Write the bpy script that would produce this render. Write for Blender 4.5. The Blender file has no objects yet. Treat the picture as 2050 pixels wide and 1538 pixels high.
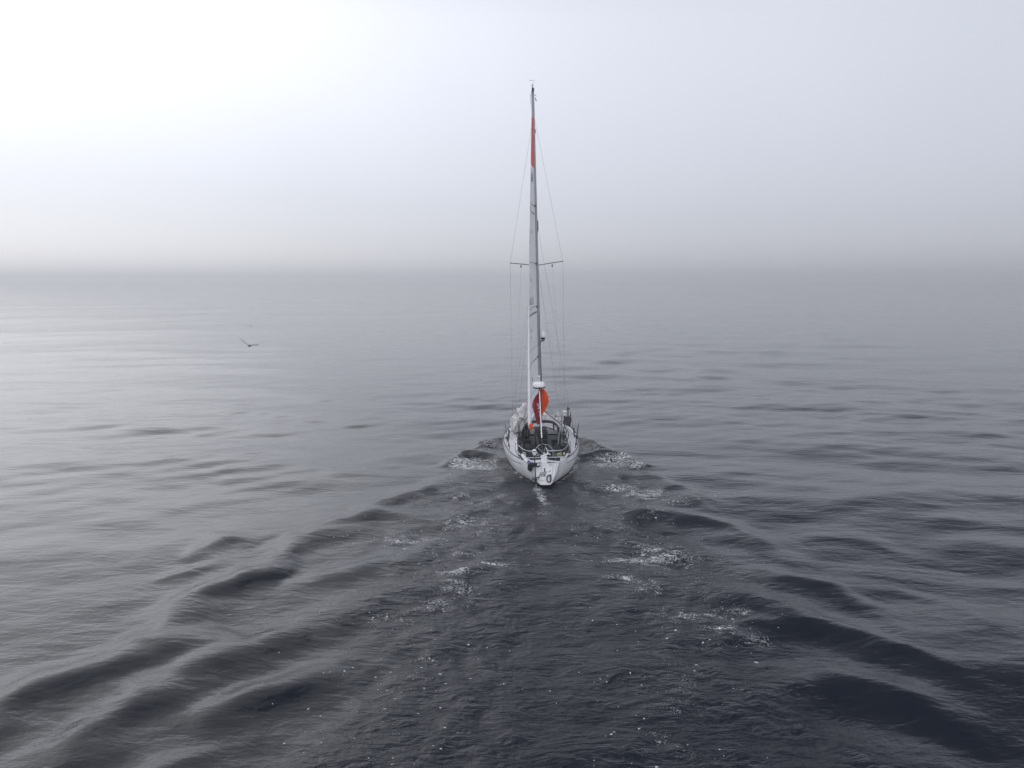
import bpy, math, random
import numpy as np
from mathutils import Vector, Matrix, noise
R = math.radians
random.seed(7)
SC = bpy.context.scene
COL = SC.collection

# ------------------------------------------------------------------ camera
cam = bpy.data.cameras.new('camera'); camo = bpy.data.objects.new('camera', cam); COL.objects.link(camo)
cam.sensor_fit = 'HORIZONTAL'; cam.sensor_width = 36.0; cam.lens = 36.0 * 1423 / 2050
cam.clip_start = 0.1; cam.clip_end = 20000
camo.location = (0, 0, 9.0); camo.rotation_euler = (R(90 - 8.4), 0, 0)
SC.camera = camo
# ------------------------------------------------------------------ light
SUN_AZ, SUN_EL = R(-47), R(40)            # azimuth from +Y towards +X
sd = Vector((math.sin(SUN_AZ) * math.cos(SUN_EL), math.cos(SUN_AZ) * math.cos(SUN_EL), math.sin(SUN_EL)))
W = bpy.data.worlds.new('World'); SC.world = W; W.use_nodes = True
nt = W.node_tree; nt.nodes.clear()
def N(t, ty, **k):
    n = t.nodes.new(ty)
    for a, v in k.items(): setattr(n, a, v)
    return n
def mathn(t, op, a, b=None, c=None, clamp=False):
    n = t.nodes.new('ShaderNodeMath'); n.operation = op; n.use_clamp = clamp
    for i, v in enumerate((a, b, c)):
        if v is None: continue
        if isinstance(v, (int, float)): n.inputs[i].default_value = v
        else: t.links.new(v, n.inputs[i])
    return n.outputs[0]
out = N(nt, 'ShaderNodeOutputWorld')
sky = N(nt, 'ShaderNodeTexSky', sky_type='NISHITA', sun_disc=False, sun_elevation=SUN_EL, sun_rotation=SUN_AZ,
        air_density=1.0, dust_density=1.5, ozone_density=1.5)
hs = N(nt, 'ShaderNodeHueSaturation'); hs.inputs['Saturation'].default_value = 0.25
nt.links.new(sky.outputs[0], hs.inputs['Color'])
bg1 = N(nt, 'ShaderNodeBackground'); bg1.inputs[1].default_value = 0.05
nt.links.new(hs.outputs[0], bg1.inputs[0])
# the bank of sunlit fog overhead, in world directions
tc = N(nt, 'ShaderNodeTexCoord')
nrm = N(nt, 'ShaderNodeVectorMath', operation='NORMALIZE'); nt.links.new(tc.outputs['Generated'], nrm.inputs[0])
dot = N(nt, 'ShaderNodeVectorMath', operation='DOT_PRODUCT'); nt.links.new(nrm.outputs[0], dot.inputs[0]); dot.inputs[1].default_value = sd
d = mathn(nt, 'MAXIMUM', dot.outputs['Value'], 0.0)
sx = N(nt, 'ShaderNodeSeparateXYZ'); nt.links.new(nrm.outputs[0], sx.inputs[0])
nz = N(nt, 'ShaderNodeTexNoise'); nz.inputs['Scale'].default_value = 2.0; nz.inputs['Detail'].default_value = 3
nt.links.new(nrm.outputs[0], nz.inputs['Vector'])
FOG_BASE, FOG_WIDE, FOG_GLOW = 0.53, 0.22, 0.22
a = mathn(nt, 'MULTIPLY', mathn(nt, 'POWER', d, 2.0), FOG_WIDE)
g = mathn(nt, 'MULTIPLY', mathn(nt, 'POWER', d, 7.0), FOG_GLOW)
mrl = N(nt, 'ShaderNodeMapRange', interpolation_type='SMOOTHSTEP'); nt.links.new(sx.outputs[2], mrl.inputs[0])
mrl.inputs[1].default_value = 0.0; mrl.inputs[2].default_value = 0.30; mrl.inputs[3].default_value = 0.12; mrl.inputs[4].default_value = 1.0
L = mathn(nt, 'MULTIPLY_ADD', mathn(nt, 'ADD', a, g), mrl.outputs[0], FOG_BASE)
mr = N(nt, 'ShaderNodeMapRange', interpolation_type='SMOOTHSTEP'); nt.links.new(sx.outputs[2], mr.inputs[0])
mr.inputs[1].default_value = -0.03; mr.inputs[2].default_value = 0.30; mr.inputs[3].default_value = 0.73; mr.inputs[4].default_value = 1.0
L = mathn(nt, 'MULTIPLY', L, mr.outputs[0])
mrb = N(nt, 'ShaderNodeMapRange', interpolation_type='SMOOTHSTEP'); nt.links.new(sx.outputs[1], mrb.inputs[0])
mrb.inputs[1].default_value = 0.25; mrb.inputs[2].default_value = -0.6; mrb.inputs[3].default_value = 0.0; mrb.inputs[4].default_value = 1.0
mre = N(nt, 'ShaderNodeMapRange', interpolation_type='SMOOTHSTEP'); nt.links.new(sx.outputs[2], mre.inputs[0])
mre.inputs[1].default_value = 0.31; mre.inputs[2].default_value = 0.52; mre.inputs[3].default_value = 1.0; mre.inputs[4].default_value = 0.14
L = mathn(nt, 'MULTIPLY', L, mre.outputs[0])
L = mathn(nt, 'ADD', L, mrb.outputs[0])     # extra sky brightness added behind the camera to light hull and haze
L = mathn(nt, 'MULTIPLY', L, mathn(nt, 'MULTIPLY_ADD', nz.outputs['Fac'], 0.20, 0.90))
mrc = N(nt, 'ShaderNodeMapRange'); nt.links.new(L, mrc.inputs[0]); mrc.inputs[1].default_value = 0.45; mrc.inputs[2].default_value = 1.0
mx = N(nt, 'ShaderNodeMixRGB'); nt.links.new(mrc.outputs[0], mx.inputs[0])
mx.inputs[1].default_value = (0.84, 0.88, 1.045, 1); mx.inputs[2].default_value = (0.935, 0.945, 1.01, 1)
bg2 = N(nt, 'ShaderNodeBackground'); nt.links.new(mx.outputs[0], bg2.inputs[0]); nt.links.new(L, bg2.inputs[1])
ad = N(nt, 'ShaderNodeAddShader'); nt.links.new(bg1.outputs[0], ad.inputs[0]); nt.links.new(bg2.outputs[0], ad.inputs[1])
nt.links.new(ad.outputs[0], out.inputs['Surface'])
sl = bpy.data.lights.new('sun', 'SUN'); sl.energy = 0.6; sl.angle = R(76); sl.color = (1.0, 0.99, 0.985)
so = bpy.data.objects.new('sun', sl); COL.objects.link(so); so.location = sd * 60
so.rotation_euler = sd.to_track_quat('Z', 'Y').to_euler()
SC.view_settings.view_transform = 'Standard'; SC.view_settings.look = 'None'
SC.view_settings.gamma = 1.0; SC.view_settings.exposure = 0.0; SC.view_settings.use_curve_mapping = False
SC.cycles.use_denoising = True; SC.cycles.max_bounces = 10; SC.cycles.volume_bounces = 8
SC.cycles.transparent_max_bounces = 12; SC.cycles.sample_clamp_indirect = 4.0
try: SC.cycles.denoiser = 'OPENIMAGEDENOISE'
except Exception: pass

# ------------------------------------------------------------------ materials
def pmat(name, col, rough=0.5, metal=0.0, var=0.12, scale=6.0, bump=0.0, bscale=30.0, spec=0.5, alpha=None, sub=0.0, coat=0.0):
    m = bpy.data.materials.new(name); m.use_nodes = True; t = m.node_tree; b = t.nodes['Principled BSDF']
    b.inputs['Roughness'].default_value = rough; b.inputs['Metallic'].default_value = metal
    b.inputs['Specular IOR Level'].default_value = spec; b.inputs['Coat Weight'].default_value = coat
    c = N(t, 'ShaderNodeTexCoord'); n = N(t, 'ShaderNodeTexNoise'); n.inputs['Scale'].default_value = scale; n.inputs['Detail'].default_value = 5
    t.links.new(c.outputs['Object'], n.inputs['Vector'])
    r = N(t, 'ShaderNodeMapRange'); t.links.new(n.outputs['Fac'], r.inputs[0]); r.inputs[1].default_value = 0.3; r.inputs[2].default_value = 0.7
    r.inputs[3].default_value = 1 - var; r.inputs[4].default_value = 1 + var * 0.4
    v = N(t, 'ShaderNodeVectorMath', operation='SCALE'); v.inputs[0].default_value = col; t.links.new(r.outputs[0], v.inputs['Scale'])
    t.links.new(v.outputs[0], b.inputs['Base Color'])
    if bump:
        n2 = N(t, 'ShaderNodeTexNoise'); n2.inputs['Scale'].default_value = bscale; n2.inputs['Detail'].default_value = 4
        t.links.new(c.outputs['Object'], n2.inputs['Vector'])
        bp = N(t, 'ShaderNodeBump'); bp.inputs['Strength'].default_value = bump; bp.inputs['Distance'].default_value = 0.02
        t.links.new(n2.outputs['Fac'], bp.inputs['Height']); t.links.new(bp.outputs[0], b.inputs['Normal'])
    if alpha is not None: b.inputs['Alpha'].default_value = alpha
    if sub:
        tr = N(t, 'ShaderNodeBsdfTranslucent'); t.links.new(v.outputs[0], tr.inputs[0])
        mxs = N(t, 'ShaderNodeMixShader'); mxs.inputs[0].default_value = sub
        t.links.new(b.outputs[0], mxs.inputs[1]); t.links.new(tr.outputs[0], mxs.inputs[2])
        t.links.new(mxs.outputs[0], t.nodes['Material Output'].inputs['Surface'])
    return m
M = {
 'hull': pmat('white hull gelcoat', (0.74, 0.75, 0.78), 0.22, var=0.20, scale=1.6, coat=0.3),
 'deck': pmat('pale deck', (0.74, 0.75, 0.78), 0.6, var=0.16, scale=5, bump=0.25, bscale=120),
 'stripe': pmat('grey stripe', (0.10, 0.11, 0.13), 0.4),
 'underside': pmat('dark underside for reflection', (0.02, 0.03, 0.045), 0.6),  # dark hull bottom, added to deepen the hull's reflection in the water
 'panel': pmat('grey green panel', (0.10, 0.125, 0.135), 0.55, var=0.25),
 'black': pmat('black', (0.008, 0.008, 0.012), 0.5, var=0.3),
 'blackcloth': pmat('black cloth', (0.012, 0.012, 0.018), 0.9, var=0.4, bump=0.5, bscale=20),
 'navy': pmat('navy canvas', (0.016, 0.019, 0.032), 0.85, var=0.3, bump=0.4, bscale=25),
 'charcoal': pmat('charcoal gear', (0.05, 0.05, 0.065), 0.8, var=0.4, bump=0.4),
 'steel': pmat('stainless steel', (0.55, 0.57, 0.60), 0.25, 1.0, var=0.2),
 'wire': pmat('rigging wire', (0.13, 0.135, 0.15), 0.4, 0.7),
 'darkmetal': pmat('dark metal', (0.035, 0.035, 0.045), 0.45, 0.4, var=0.3),
 'mast': pmat('grey anodised mast', (0.32, 0.33, 0.36), 0.5, 0.0, var=0.15, scale=3),
 'greypost': pmat('grey post', (0.22, 0.23, 0.25), 0.5, 0.2),
 'sail': pmat('grey white laminate sail', (0.74, 0.75, 0.79), 0.6, var=0.10, scale=2.2, bump=0.35, bscale=4, sub=0.25),
 'leech': pmat('white leech cloth', (0.88, 0.88, 0.90), 0.6, var=0.06, sub=0.35),
 'whitecloth': pmat('white cloth', (0.78, 0.76, 0.77), 0.75, var=0.12, bump=0.4, bscale=14, sub=0.2),
 'white': pmat('white plastic', (0.80, 0.81, 0.83), 0.35, var=0.06),
 'rope': pmat('grey rope', (0.42, 0.42, 0.44), 0.8, var=0.4, scale=40),
 'ropedark': pmat('dark rope', (0.03, 0.03, 0.045), 0.8, var=0.4, scale=40),
 'yellow': pmat('yellow rope', (0.30, 0.33, 0.17), 0.8, var=0.4, scale=30),
 'blue': pmat('blue rope', (0.03, 0.045, 0.20), 0.7, var=0.3),
 'orange': pmat('orange cloth', (0.92, 0.11, 0.015), 0.7, var=0.18, scale=5, bump=0.3, bscale=12, sub=0.3),
 'coral': pmat('coral red sail head', (0.82, 0.10, 0.08), 0.6, var=0.10, sub=0.3),
 'maroon': pmat('red ensign cloth', (0.30, 0.012, 0.035), 0.7, var=0.25, sub=0.25),
 'uwhite': pmat('ensign white', (0.65, 0.62, 0.66), 0.7, var=0.1, sub=0.2),
 'ublue': pmat('ensign blue', (0.03, 0.02, 0.07), 0.7, var=0.1, sub=0.2),
 'vinyl': pmat('clear vinyl', (0.75, 0.78, 0.84), 0.12, var=0.05, alpha=0.10),
 'gull': pmat('grey gull plumage', (0.035, 0.037, 0.042), 0.8, var=0.3, scale=12),
 'gullwhite': pmat('pale gull plumage', (0.45, 0.46, 0.48), 0.8, var=0.2, scale=12),
}

# ------------------------------------------------------------------ mesh helpers
class MB:
    def __init__(s): s.v = []; s.f = []; s.mi = []
    def add(s, vs, fs, mi=0):
        o = len(s.v); s.v += [tuple(p) for p in vs]
        for f in fs: s.f.append(tuple(i + o for i in f)); s.mi.append(mi)
        return s
    def box(s, c, d, rot=None, mi=0):
        vs = [Vector(((i & 1) - .5, ((i >> 1) & 1) - .5, ((i >> 2) & 1) - .5)) for i in range(8)]
        vs = [Vector((p.x * d[0], p.y * d[1], p.z * d[2])) for p in vs]
        if rot is not None: vs = [rot @ p for p in vs]
        vs = [p + Vector(c) for p in vs]
        return s.add(vs, [(0, 2, 3, 1), (4, 5, 7, 6), (0, 1, 5, 4), (2, 6, 7, 3), (0, 4, 6, 2), (1, 3, 7, 5)], mi)
    def tube(s, pts, r, n=8, ry=None, mi=0):
        pts = [Vector(p) for p in pts]; m = len(pts)
        rr = r if isinstance(r, (list, tuple)) else [r] * m
        t0 = (pts[1] - pts[0]).normalized()
        up = Vector((0, 0, 1)) if abs(t0.z) < 0.9 else Vector((0, 1, 0))
        a_ = t0.cross(up).normalized(); vs = []
        for i, p in enumerate(pts):
            t = (pts[min(i + 1, m - 1)] - pts[max(i - 1, 0)])
            t = t.normalized() if t.length > 1e-9 else t0
            a_ = (a_ - t * a_.dot(t)).normalized(); b_ = t.cross(a_)
            for k in range(n):
                w = 2 * math.pi * k / n
                vs.append(p + a_ * (math.cos(w) * rr[i]) + b_ * (math.sin(w) * (rr[i] if ry is None else ry * rr[i] / rr[0])))
        fs = [(i * n + k, i * n + (k + 1) % n, (i + 1) * n + (k + 1) % n, (i + 1) * n + k) for i in range(m - 1) for k in range(n)]
        fs += [tuple(range(n))[::-1], tuple((m - 1) * n + k for k in range(n))]
        return s.add(vs, fs, mi)
    def lathe(s, c, prof, n=20, rot=None, mi=0):
        vs = []
        for r_, z in prof:
            for k in range(n):
                w = 2 * math.pi * k / n; p = Vector((r_ * math.cos(w), r_ * math.sin(w), z))
                if rot is not None: p = rot @ p
                vs.append(p + Vector(c))
        m = len(prof)
        fs = [(i * n + k, i * n + (k + 1) % n, (i + 1) * n + (k + 1) % n, (i + 1) * n + k) for i in range(m - 1) for k in range(n)]
        fs += [tuple(range(n))[::-1], tuple((m - 1) * n + k for k in range(n))]
        return s.add(vs, fs, mi)
    def ring(s, c, R_, r, rot=None, n=32, k=8, a0=0, a1=2 * math.pi, sq=1.0, mi=0):
        pts = []
        for i in range(n + 1):
            w = a0 + (a1 - a0) * i / n; p = Vector((R_ * math.cos(w), R_ * sq * math.sin(w), 0))
            if rot is not None: p = rot @ p
            pts.append(p + Vector(c))
        return s.tube(pts, r, k, mi=mi)
    def grid(s, rows, mi=0, mifn=None):
        n = len(rows[0]); o = len(s.v)
        for r_ in rows: s.v += [tuple(p) for p in r_]
        for i in range(len(rows) - 1):
            for j in range(n - 1):
                s.f.append((o + i * n + j, o + i * n + j + 1, o + (i + 1) * n + j + 1, o + (i + 1) * n + j))
                s.mi.append(mifn(i, j) if mifn else mi)
        return s
    def build(s, name, mat, parent=None, smooth=True, bevel=0, solid=0, base=None, mw=None):
        me = bpy.data.meshes.new(name)
        v = s.v
        if base is not None: v = [(p[0] - base[0], p[1] - base[1], p[2] - base[2]) for p in v]
        me.from_pydata(v, [], s.f); me.validate()
        for m_ in (mat if isinstance(mat, list) else [mat]): me.materials.append(m_)
        if any(s.mi): me.polygons.foreach_set('material_index', s.mi[:len(me.polygons)])
        if smooth:
            me.polygons.foreach_set('use_smooth', [True] * len(me.polygons))
            try: me.set_sharp_from_angle(angle=R(40))
            except Exception: pass
        me.update()
        o = bpy.data.objects.new(name, me); COL.objects.link(o)
        if base is not None: o.location = base
        if mw is not None: o.matrix_world = mw
        if parent is not None: o.parent = parent
        if solid:
            md = o.modifiers.new('solid', 'SOLIDIFY'); md.thickness = solid; md.offset = 0
        if bevel:
            md = o.modifiers.new('bevel', 'BEVEL'); md.width = bevel; md.segments = 2; md.limit_method = 'ANGLE'
        return o
def tag(o, label=None, cat=None, group=None, kind=None):
    if label: o['label'] = label
    if cat: o['category'] = cat
    if group: o['group'] = group
    if kind: o['kind'] = kind
    return o
def rx(a_): return Matrix.Rotation(R(a_), 3, 'X')
def ry_(a_): return Matrix.Rotation(R(a_), 3, 'Y')
def rz(a_): return Matrix.Rotation(R(a_), 3, 'Z')
def spline(pts, k=6):
    P = [Vector(p) for p in pts]; o = []
    for i in range(len(P) - 1):
        p0 = P[max(i - 1, 0)]; p1 = P[i]; p2 = P[i + 1]; p3 = P[min(i + 2, len(P) - 1)]
        for j in range(k):
            t = j / k
            o.append(0.5 * ((2 * p1) + (p2 - p0) * t + (2 * p0 - 5 * p1 + 4 * p2 - p3) * t * t + (3 * p1 - p0 - 3 * p2 + p3) * t ** 3))
    o.append(P[-1]); return o
def lerp(tab, x):
    xs = [t[0] for t in tab]
    return float(np.interp(x, xs, [t[1] for t in tab]))

# ------------------------------------------------------------------ sea
TX, SY = 1.47, 30.1                       # ship's track and stern
def axis(lo, hi, step, far, gr):
    c = list(np.arange(lo, hi + 1e-6, step)); s_ = step; x = c[-1]; up = []
    while x < far: s_ *= gr; x += s_; up.append(x)
    s_ = step; x = c[0]; dn = []
    while x > -far: s_ *= gr; x -= s_; dn.append(x)
    return np.array(dn[::-1] + c + up)
FAR = 2500
ax = axis(-13, 15, 0.115, FAR, 1.025); ay = axis(9, 46, 0.115, FAR, 1.022)
ay = ay[(ay > -400)]
X, Y = np.meshgrid(ax, ay); nx, ny = len(ax), len(ay)
dX = np.gradient(ax)[None, :] * np.ones_like(X); dY = np.gradient(ay)[:, None] * np.ones_like(X)
H = np.zeros_like(X)
rng = np.random.default_rng(11)
def ss(a_, b_, x): t = np.clip((x - a_) / (b_ - a_), 0, 1); return t * t * (3 - 2 * t)
# long low swell and wind-free undulation
env = (0.55 + 0.45 * ss(-12, 14, X)) * (0.85 + 0.40 * np.sin(X * 0.11 + 0.6 * np.sin(Y * 0.05)) * np.sin(Y * 0.083 + 1.3))
for i in range(90):
    lam = 1.3 * (13.0 / 1.3) ** rng.random()
    th = R(90) + rng.normal(0, R(30)) + R(8)
    k = 2 * math.pi / lam; amp = 0.0023 * lam ** 0.9 * (0.5 + rng.random())
    kx, ky = k * math.cos(th), k * math.sin(th); ph = rng.random() * 6.283
    wx = X + 0.7 * np.sin(Y * 0.21 + i); wy = Y + 0.7 * np.sin(X * 0.17 + 2 * i)
    res = np.clip(1.6 - 4.2 * (abs(kx) * dX + abs(ky) * dY) / 6.283, 0, 1)
    H += amp * res * env * np.cos(kx * wx + ky * wy + ph)
for i in range(14):                        # very long gentle heave
    lam = 14 + 40 * rng.random(); th = R(90) + rng.normal(0, R(35)); k = 2 * math.pi / lam
    res = np.clip(1.6 - 4.2 * (k * dY) / 6.283, 0, 1)
    H += 0.006 * (lam / 14) ** 0.8 * res * np.cos(k * (math.cos(th) * X + math.sin(th) * Y) + rng.random() * 6.28)
# Kelvin ship waves
K0 = 2 * math.pi / 4.15
def kelvin(xs, ys, side_off, amp, kc, phase):
    """xs: distance behind the source, ys: lateral; integral over wave directions"""
    o = np.zeros_like(xs); th = np.linspace(R(-68), R(68), 420); dt = th[1] - th[0]
    for t in th:
        c = math.cos(t); k = K0 / c ** 2
        A = amp * math.exp(-(k / kc)) * (0.1 + 0.9 * min(1, (t / R(38)) ** 2)) * dt
        yy = ys - side_off * (1 if t > 0 else -1)
        o += A * np.cos(k * (xs * c + yy * math.sin(t)) + phase)
    return o
for (src, off, amp, kc, ph) in ((SY + 9.6, 0.9, 0.17, 5.0, 0.4), (SY + 2.0, 0.5, 0.09, 6.0, 2.2)):
    xs = src - Y; ys = X - TX
    msk = (xs > 0.2) & (xs < 70) & (np.abs(ys) < 0.50 * xs + 3.2)
    hv = kelvin(xs[msk], ys[msk], off, amp, kc, ph)
    w_ = ss(0.2, 3.0, xs[msk]) * ss(0, 1.8, 0.43 * xs[msk] + 2.4 - np.abs(ys[msk])) * (1 - ss(40, 70, xs[msk]))
    cap = 0.26
    H[msk] += cap * np.tanh(hv * w_ / cap)
# steep breaking bow waves that stand beside the hull
XW = X + .10 * np.sin(1.3 * Y + .5 * X) + .09 * np.sin(2.9 * Y - 1.7 * X + 1) + .05 * np.sin(5.3 * X + 3.1 * Y)
YW = Y + .10 * np.sin(1.1 * X - .4 * Y + 2) + .09 * np.sin(2.7 * X + 1.9 * Y) + .05 * np.sin(4.9 * Y - 3.7 * X)
def ridge(pts, h, wf, wb):
    global H
    P = np.array([tuple(p)[:2] for p in spline([(p[0], p[1], 0) for p in pts], 8)])
    n_ = len(P); m_ = (X > P[:, 0].min() - 2) & (X < P[:, 0].max() + 2) & (Y > P[:, 1].min() - 3) & (Y < P[:, 1].max() + 3)
    x_, y_ = XW[m_], YW[m_]; best = np.full(x_.shape, 1e9); tt = np.zeros_like(x_); sg = np.zeros_like(x_)
    for i in range(n_ - 1):
        a_, b_ = P[i], P[i + 1]; e = b_ - a_; L2 = (e ** 2).sum()
        t = np.clip(((x_ - a_[0]) * e[0] + (y_ - a_[1]) * e[1]) / L2, 0, 1)
        dx_, dy_ = x_ - a_[0] - t * e[0], y_ - a_[1] - t * e[1]; dd = np.hypot(dx_, dy_)
        u = dd < best; best[u] = dd[u]; tt[u] = (i + t[u]) / (n_ - 1); sg[u] = np.sign(dy_[u])
    prof = np.where(sg < 0, np.exp(-(best / wf) ** 2), np.exp(-(best / wb) ** 2))
    H[m_] += h * prof * np.clip(np.sin(np.clip(tt, 0, 1) * math.pi), 0, 1) ** 0.8
for sdn in (-1, 1):
    ridge([(TX + sdn * p, q) for p, q in ((1.2, 34.5), (2.6, 35.3), (3.9, 35.1), (5.1, 33.3))], 0.40, 0.75, 0.34)
    ridge([(TX + sdn * p, q) for p, q in ((1.2, 39.2), (2.4, 38.8), (3.2, 37.7), (3.5, 36.4))], 0.32, 0.6, 0.28)
CR = {
'L1':[(-5.9,25.6),(-5.6,26.4),(-5.1,27.7),(-4.1,29.0),(-2.8,31.1),(-1.5,32.1)], 'L1b':[(-7.7,24.8),(-6.8,25.4),(-5.1,26.2),(-3.1,26.2)],
'L2':[(-8.0,19.9),(-7.8,20.8),(-7.5,22.0),(-7.2,23.8),(-6.2,24.5),(-4.9,25.3)], 'L2b':[(-6.9,20.0),(-5.8,20.4),(-4.5,21.6),(-2.9,22.4)],
'L3':[(-9.3,16.0),(-9.2,16.8),(-9.0,17.7),(-8.7,19.2),(-8.1,20.1),(-7.4,20.5),(-6.9,20.6)],
'L4':[(-12.2,10.5),(-10.8,13.0),(-10.6,13.9),(-10.1,14.7),(-9.3,15.3),(-8.5,16.3),(-7.8,16.7),(-7.2,17.3)],
'L5':[(-7.8,13.4),(-7.6,14.8),(-7.2,15.5),(-6.8,15.8),(-6.0,16.6),(-5.0,17.1)], 'L6':[(-9.4,11.0),(-8.6,12.4),(-8.2,13.4),(-7.5,14.2),(-6.6,14.9)],
'L7':[(-6.2,13.0),(-5.5,14.2),(-4.7,14.7),(-3.5,15.0)], 'L8':[(-7.2,10.4),(-6.5,11.5),(-5.9,12.3),(-4.7,12.7)],
'La':[(-10.5,21.8),(-10.3,22.4),(-10.1,23.5),(-9.6,23.9),(-8.5,23.5)], 'Lb':[(-10.4,20.2),(-10.1,20.8),(-9.6,21.6),(-8.3,21.2)],
'Lc':[(-13.5,6.0),(-12.6,8.6),(-11.6,10.2),(-10.2,11.3)],
'R1':[(4.6,31.9),(5.2,31.7),(6.3,31.5),(7.0,29.9),(7.6,28.3),(7.8,26.0)], 'R2':[(4.2,26.6),(5.1,26.4),(6.7,25.9),(8.0,25.1),(8.6,23.1),(9.4,20.8)],
'R3':[(7.4,20.4),(8.0,20.3),(9.1,19.9),(9.6,19.1),(9.9,17.9),(10.3,16.2)], 'R4':[(5.8,17.8),(6.3,17.7),(7.5,17.5),(8.5,17.0),(9.4,16.2),(10.0,15.3),(10.5,13.8)],
'R5':[(5.4,14.8),(6.0,14.8),(7.5,14.7),(8.6,14.1),(9.1,12.9),(9.9,10.8)], 'R6':[(4.9,19.5),(5.4,19.4),(6.5,19.1),(7.4,18.6),(8.3,17.2)],
'Ra':[(10.0,23.8),(10.7,23.8),(12.1,23.7),(13.4,22.5)], 'Rb':[(9.8,19.7),(10.5,19.7),(11.9,19.4),(12.6,17.2)], 'Rc':[(8.6,12.0),(10.4,11.4),(12.0,9.6),(13.2,7.4)]}
HT = dict(L1=.16, L1b=.10, L2=.17, L2b=.09, L3=.26, L4=.28, L5=.17, L6=.20, L7=.14, L8=.18, La=.13, Lb=.10, Lc=.2, R1=.17, R2=.17, R3=.13, R4=.11, R5=.065, R6=.10, Ra=.08, Rb=.08, Rc=.12)
for k_, pts in CR.items():
    h_ = HT[k_] * (1.12 if k_[0] == 'L' else 1.0); wd = .34 + h_ * 1.5
    ridge(pts, h_, wd, wd)
# flatten under the hull
under = np.exp(-(((X - TX) / 1.5) ** 4)) * np.exp(-(((Y - SY - 5.5) / 5.3) ** 6))
H *= (1 - 0.8 * under)
# rough (ripple strength) and foam fields
xs = SY + 9.5 - Y; wv = np.abs(X - TX)
wake = ss(-0.8, 1.6, np.minimum(0.30 * xs + 1.2, 4.3 + .05 * xs) + .9 * np.sin(.7 * Y + 1.3 * np.sin(.9 * X)) - wv) * ss(0, 3, xs) * (1 - ss(60, 110, xs))
col_ = np.exp(-((X - TX + .05) / 1.25) ** 4) * (.55 + .45 * ss(17, 23, Y)) * (Y < 31) * (0.75 + .25 * np.sin(1.7 * Y + np.sin(3 * X)))
wake = wake * (1 - .86 * col_)
rough = 0.12 * (1 - .7 * col_) + 0.12 * ss(-4.5, 0, 0.42 * xs + 2.2 - wv) * (xs < 60) * (xs > 0) + 0.75 * wake + 0.10 * ss(-5, 30, X)
FO = [(-1.83,33.77,1.22,.94,1.0),(-2.68,33.77,.53,.94,.9),(-.96,33.2,.6,.73,.75),(-1.31,36.49,.57,.88,.7),(-1.09,37.84,.55,.59,.6),(5.18,34.14,1.23,.86,1.1),(5.94,33.57,.61,.65,1.0),(4.29,33.95,.61,.86,.6),(4.23,36.72,.58,.89,.7),(4.69,30.05,.87,.38,1.1),(5.59,29.05,.95,.78,.8),(6.66,28.15,.82,.66,.45),(3.74,29.41,.85,1.01,.4),(-1.34,28.37,1.44,1.01,.45),(-2.71,27.56,1.2,.63,.35),(-1.59,25.62,1.31,.83,.5),(-3.39,23.7,1.04,.67,.6),(-2.42,22.64,1.5,.44,.4),(-1.13,23.84,1.04,1.21,.35),(-.71,21.46,.87,.2,.9),(-1.62,20.81,.77,.3,.8),(-1.61,19.76,.44,.61,.55),(-2.15,18.63,.69,.6,.4),(3.82,22.08,.82,.25,.7),(5.02,22.35,.82,.78,.65),(6.03,21.8,.96,.62,.35),(3.41,20.45,.75,.25,.75),(3.88,19.76,.44,.68,.45),(3.72,24.85,1.27,1.31,.35),(5.28,17.9,.93,.46,.55),(5.44,17.08,.76,.26,.5),(4.13,18.21,1.22,.87,.3),(5.99,16.84,.51,.51,.35),(-3.09,17.63,1.05,.69,.33),(-2.15,16.45,1.23,1.43,.25),(-2.65,14.34,1.3,1.31,.2),(3.2,14.92,1.23,1.4,.22),(3.01,12.92,.89,.77,.28),(-2.22,12.94,1.28,.93,.17),(1.09,29.54,.18,.66,1.2),(1.23,28.69,.19,.55,1.1),(1.36,27.82,.24,.58,.8),(1.16,26.48,.38,.95,.4),(1.18,24.83,.45,1.04,.25)]
foam = np.zeros_like(X)
for fx, fy, fa, fb, am in FO:
    if fy < 32.5: am *= .94
    if am < .7: fa *= 1.7; fb *= 1.5
    q = ((X - fx) / fa) ** 2 + ((Y - fy) / fb) ** 2
    foam = np.maximum(foam, am * np.exp(-0.9 * q ** .8))
def ribbon(pts, rad_, am):
    global foam
    for p in spline([(a_, b_, 0) for a_, b_ in pts], 14): foam = np.maximum(foam, am * np.exp(-((X - p.x) ** 2 + ((Y - p.y) * .7) ** 2) / rad_ ** 2))
ribbon([(-2.4, 33.2), (-2.9, 29.5), (-2.9, 26), (-2.5, 22.5), (-2.1, 19), (-2.6, 15.5), (-3.0, 12)], 1.25, .23)
ribbon([(5.2, 33.4), (5.4, 30), (5.1, 26), (5.0, 22.4), (5.2, 18), (3.8, 15), (3.2, 12)], 1.25, .23)
for sgn in (-1, 1): ribbon([(TX + sgn * q, SY + s_) for q, s_ in ((.55, .8), (1.0, 1.5), (1.42, 2.6), (1.72, 4.2), (1.78, 5.6), (1.6, 7.2), (1.1, 9.2))], .17, .62)
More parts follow.
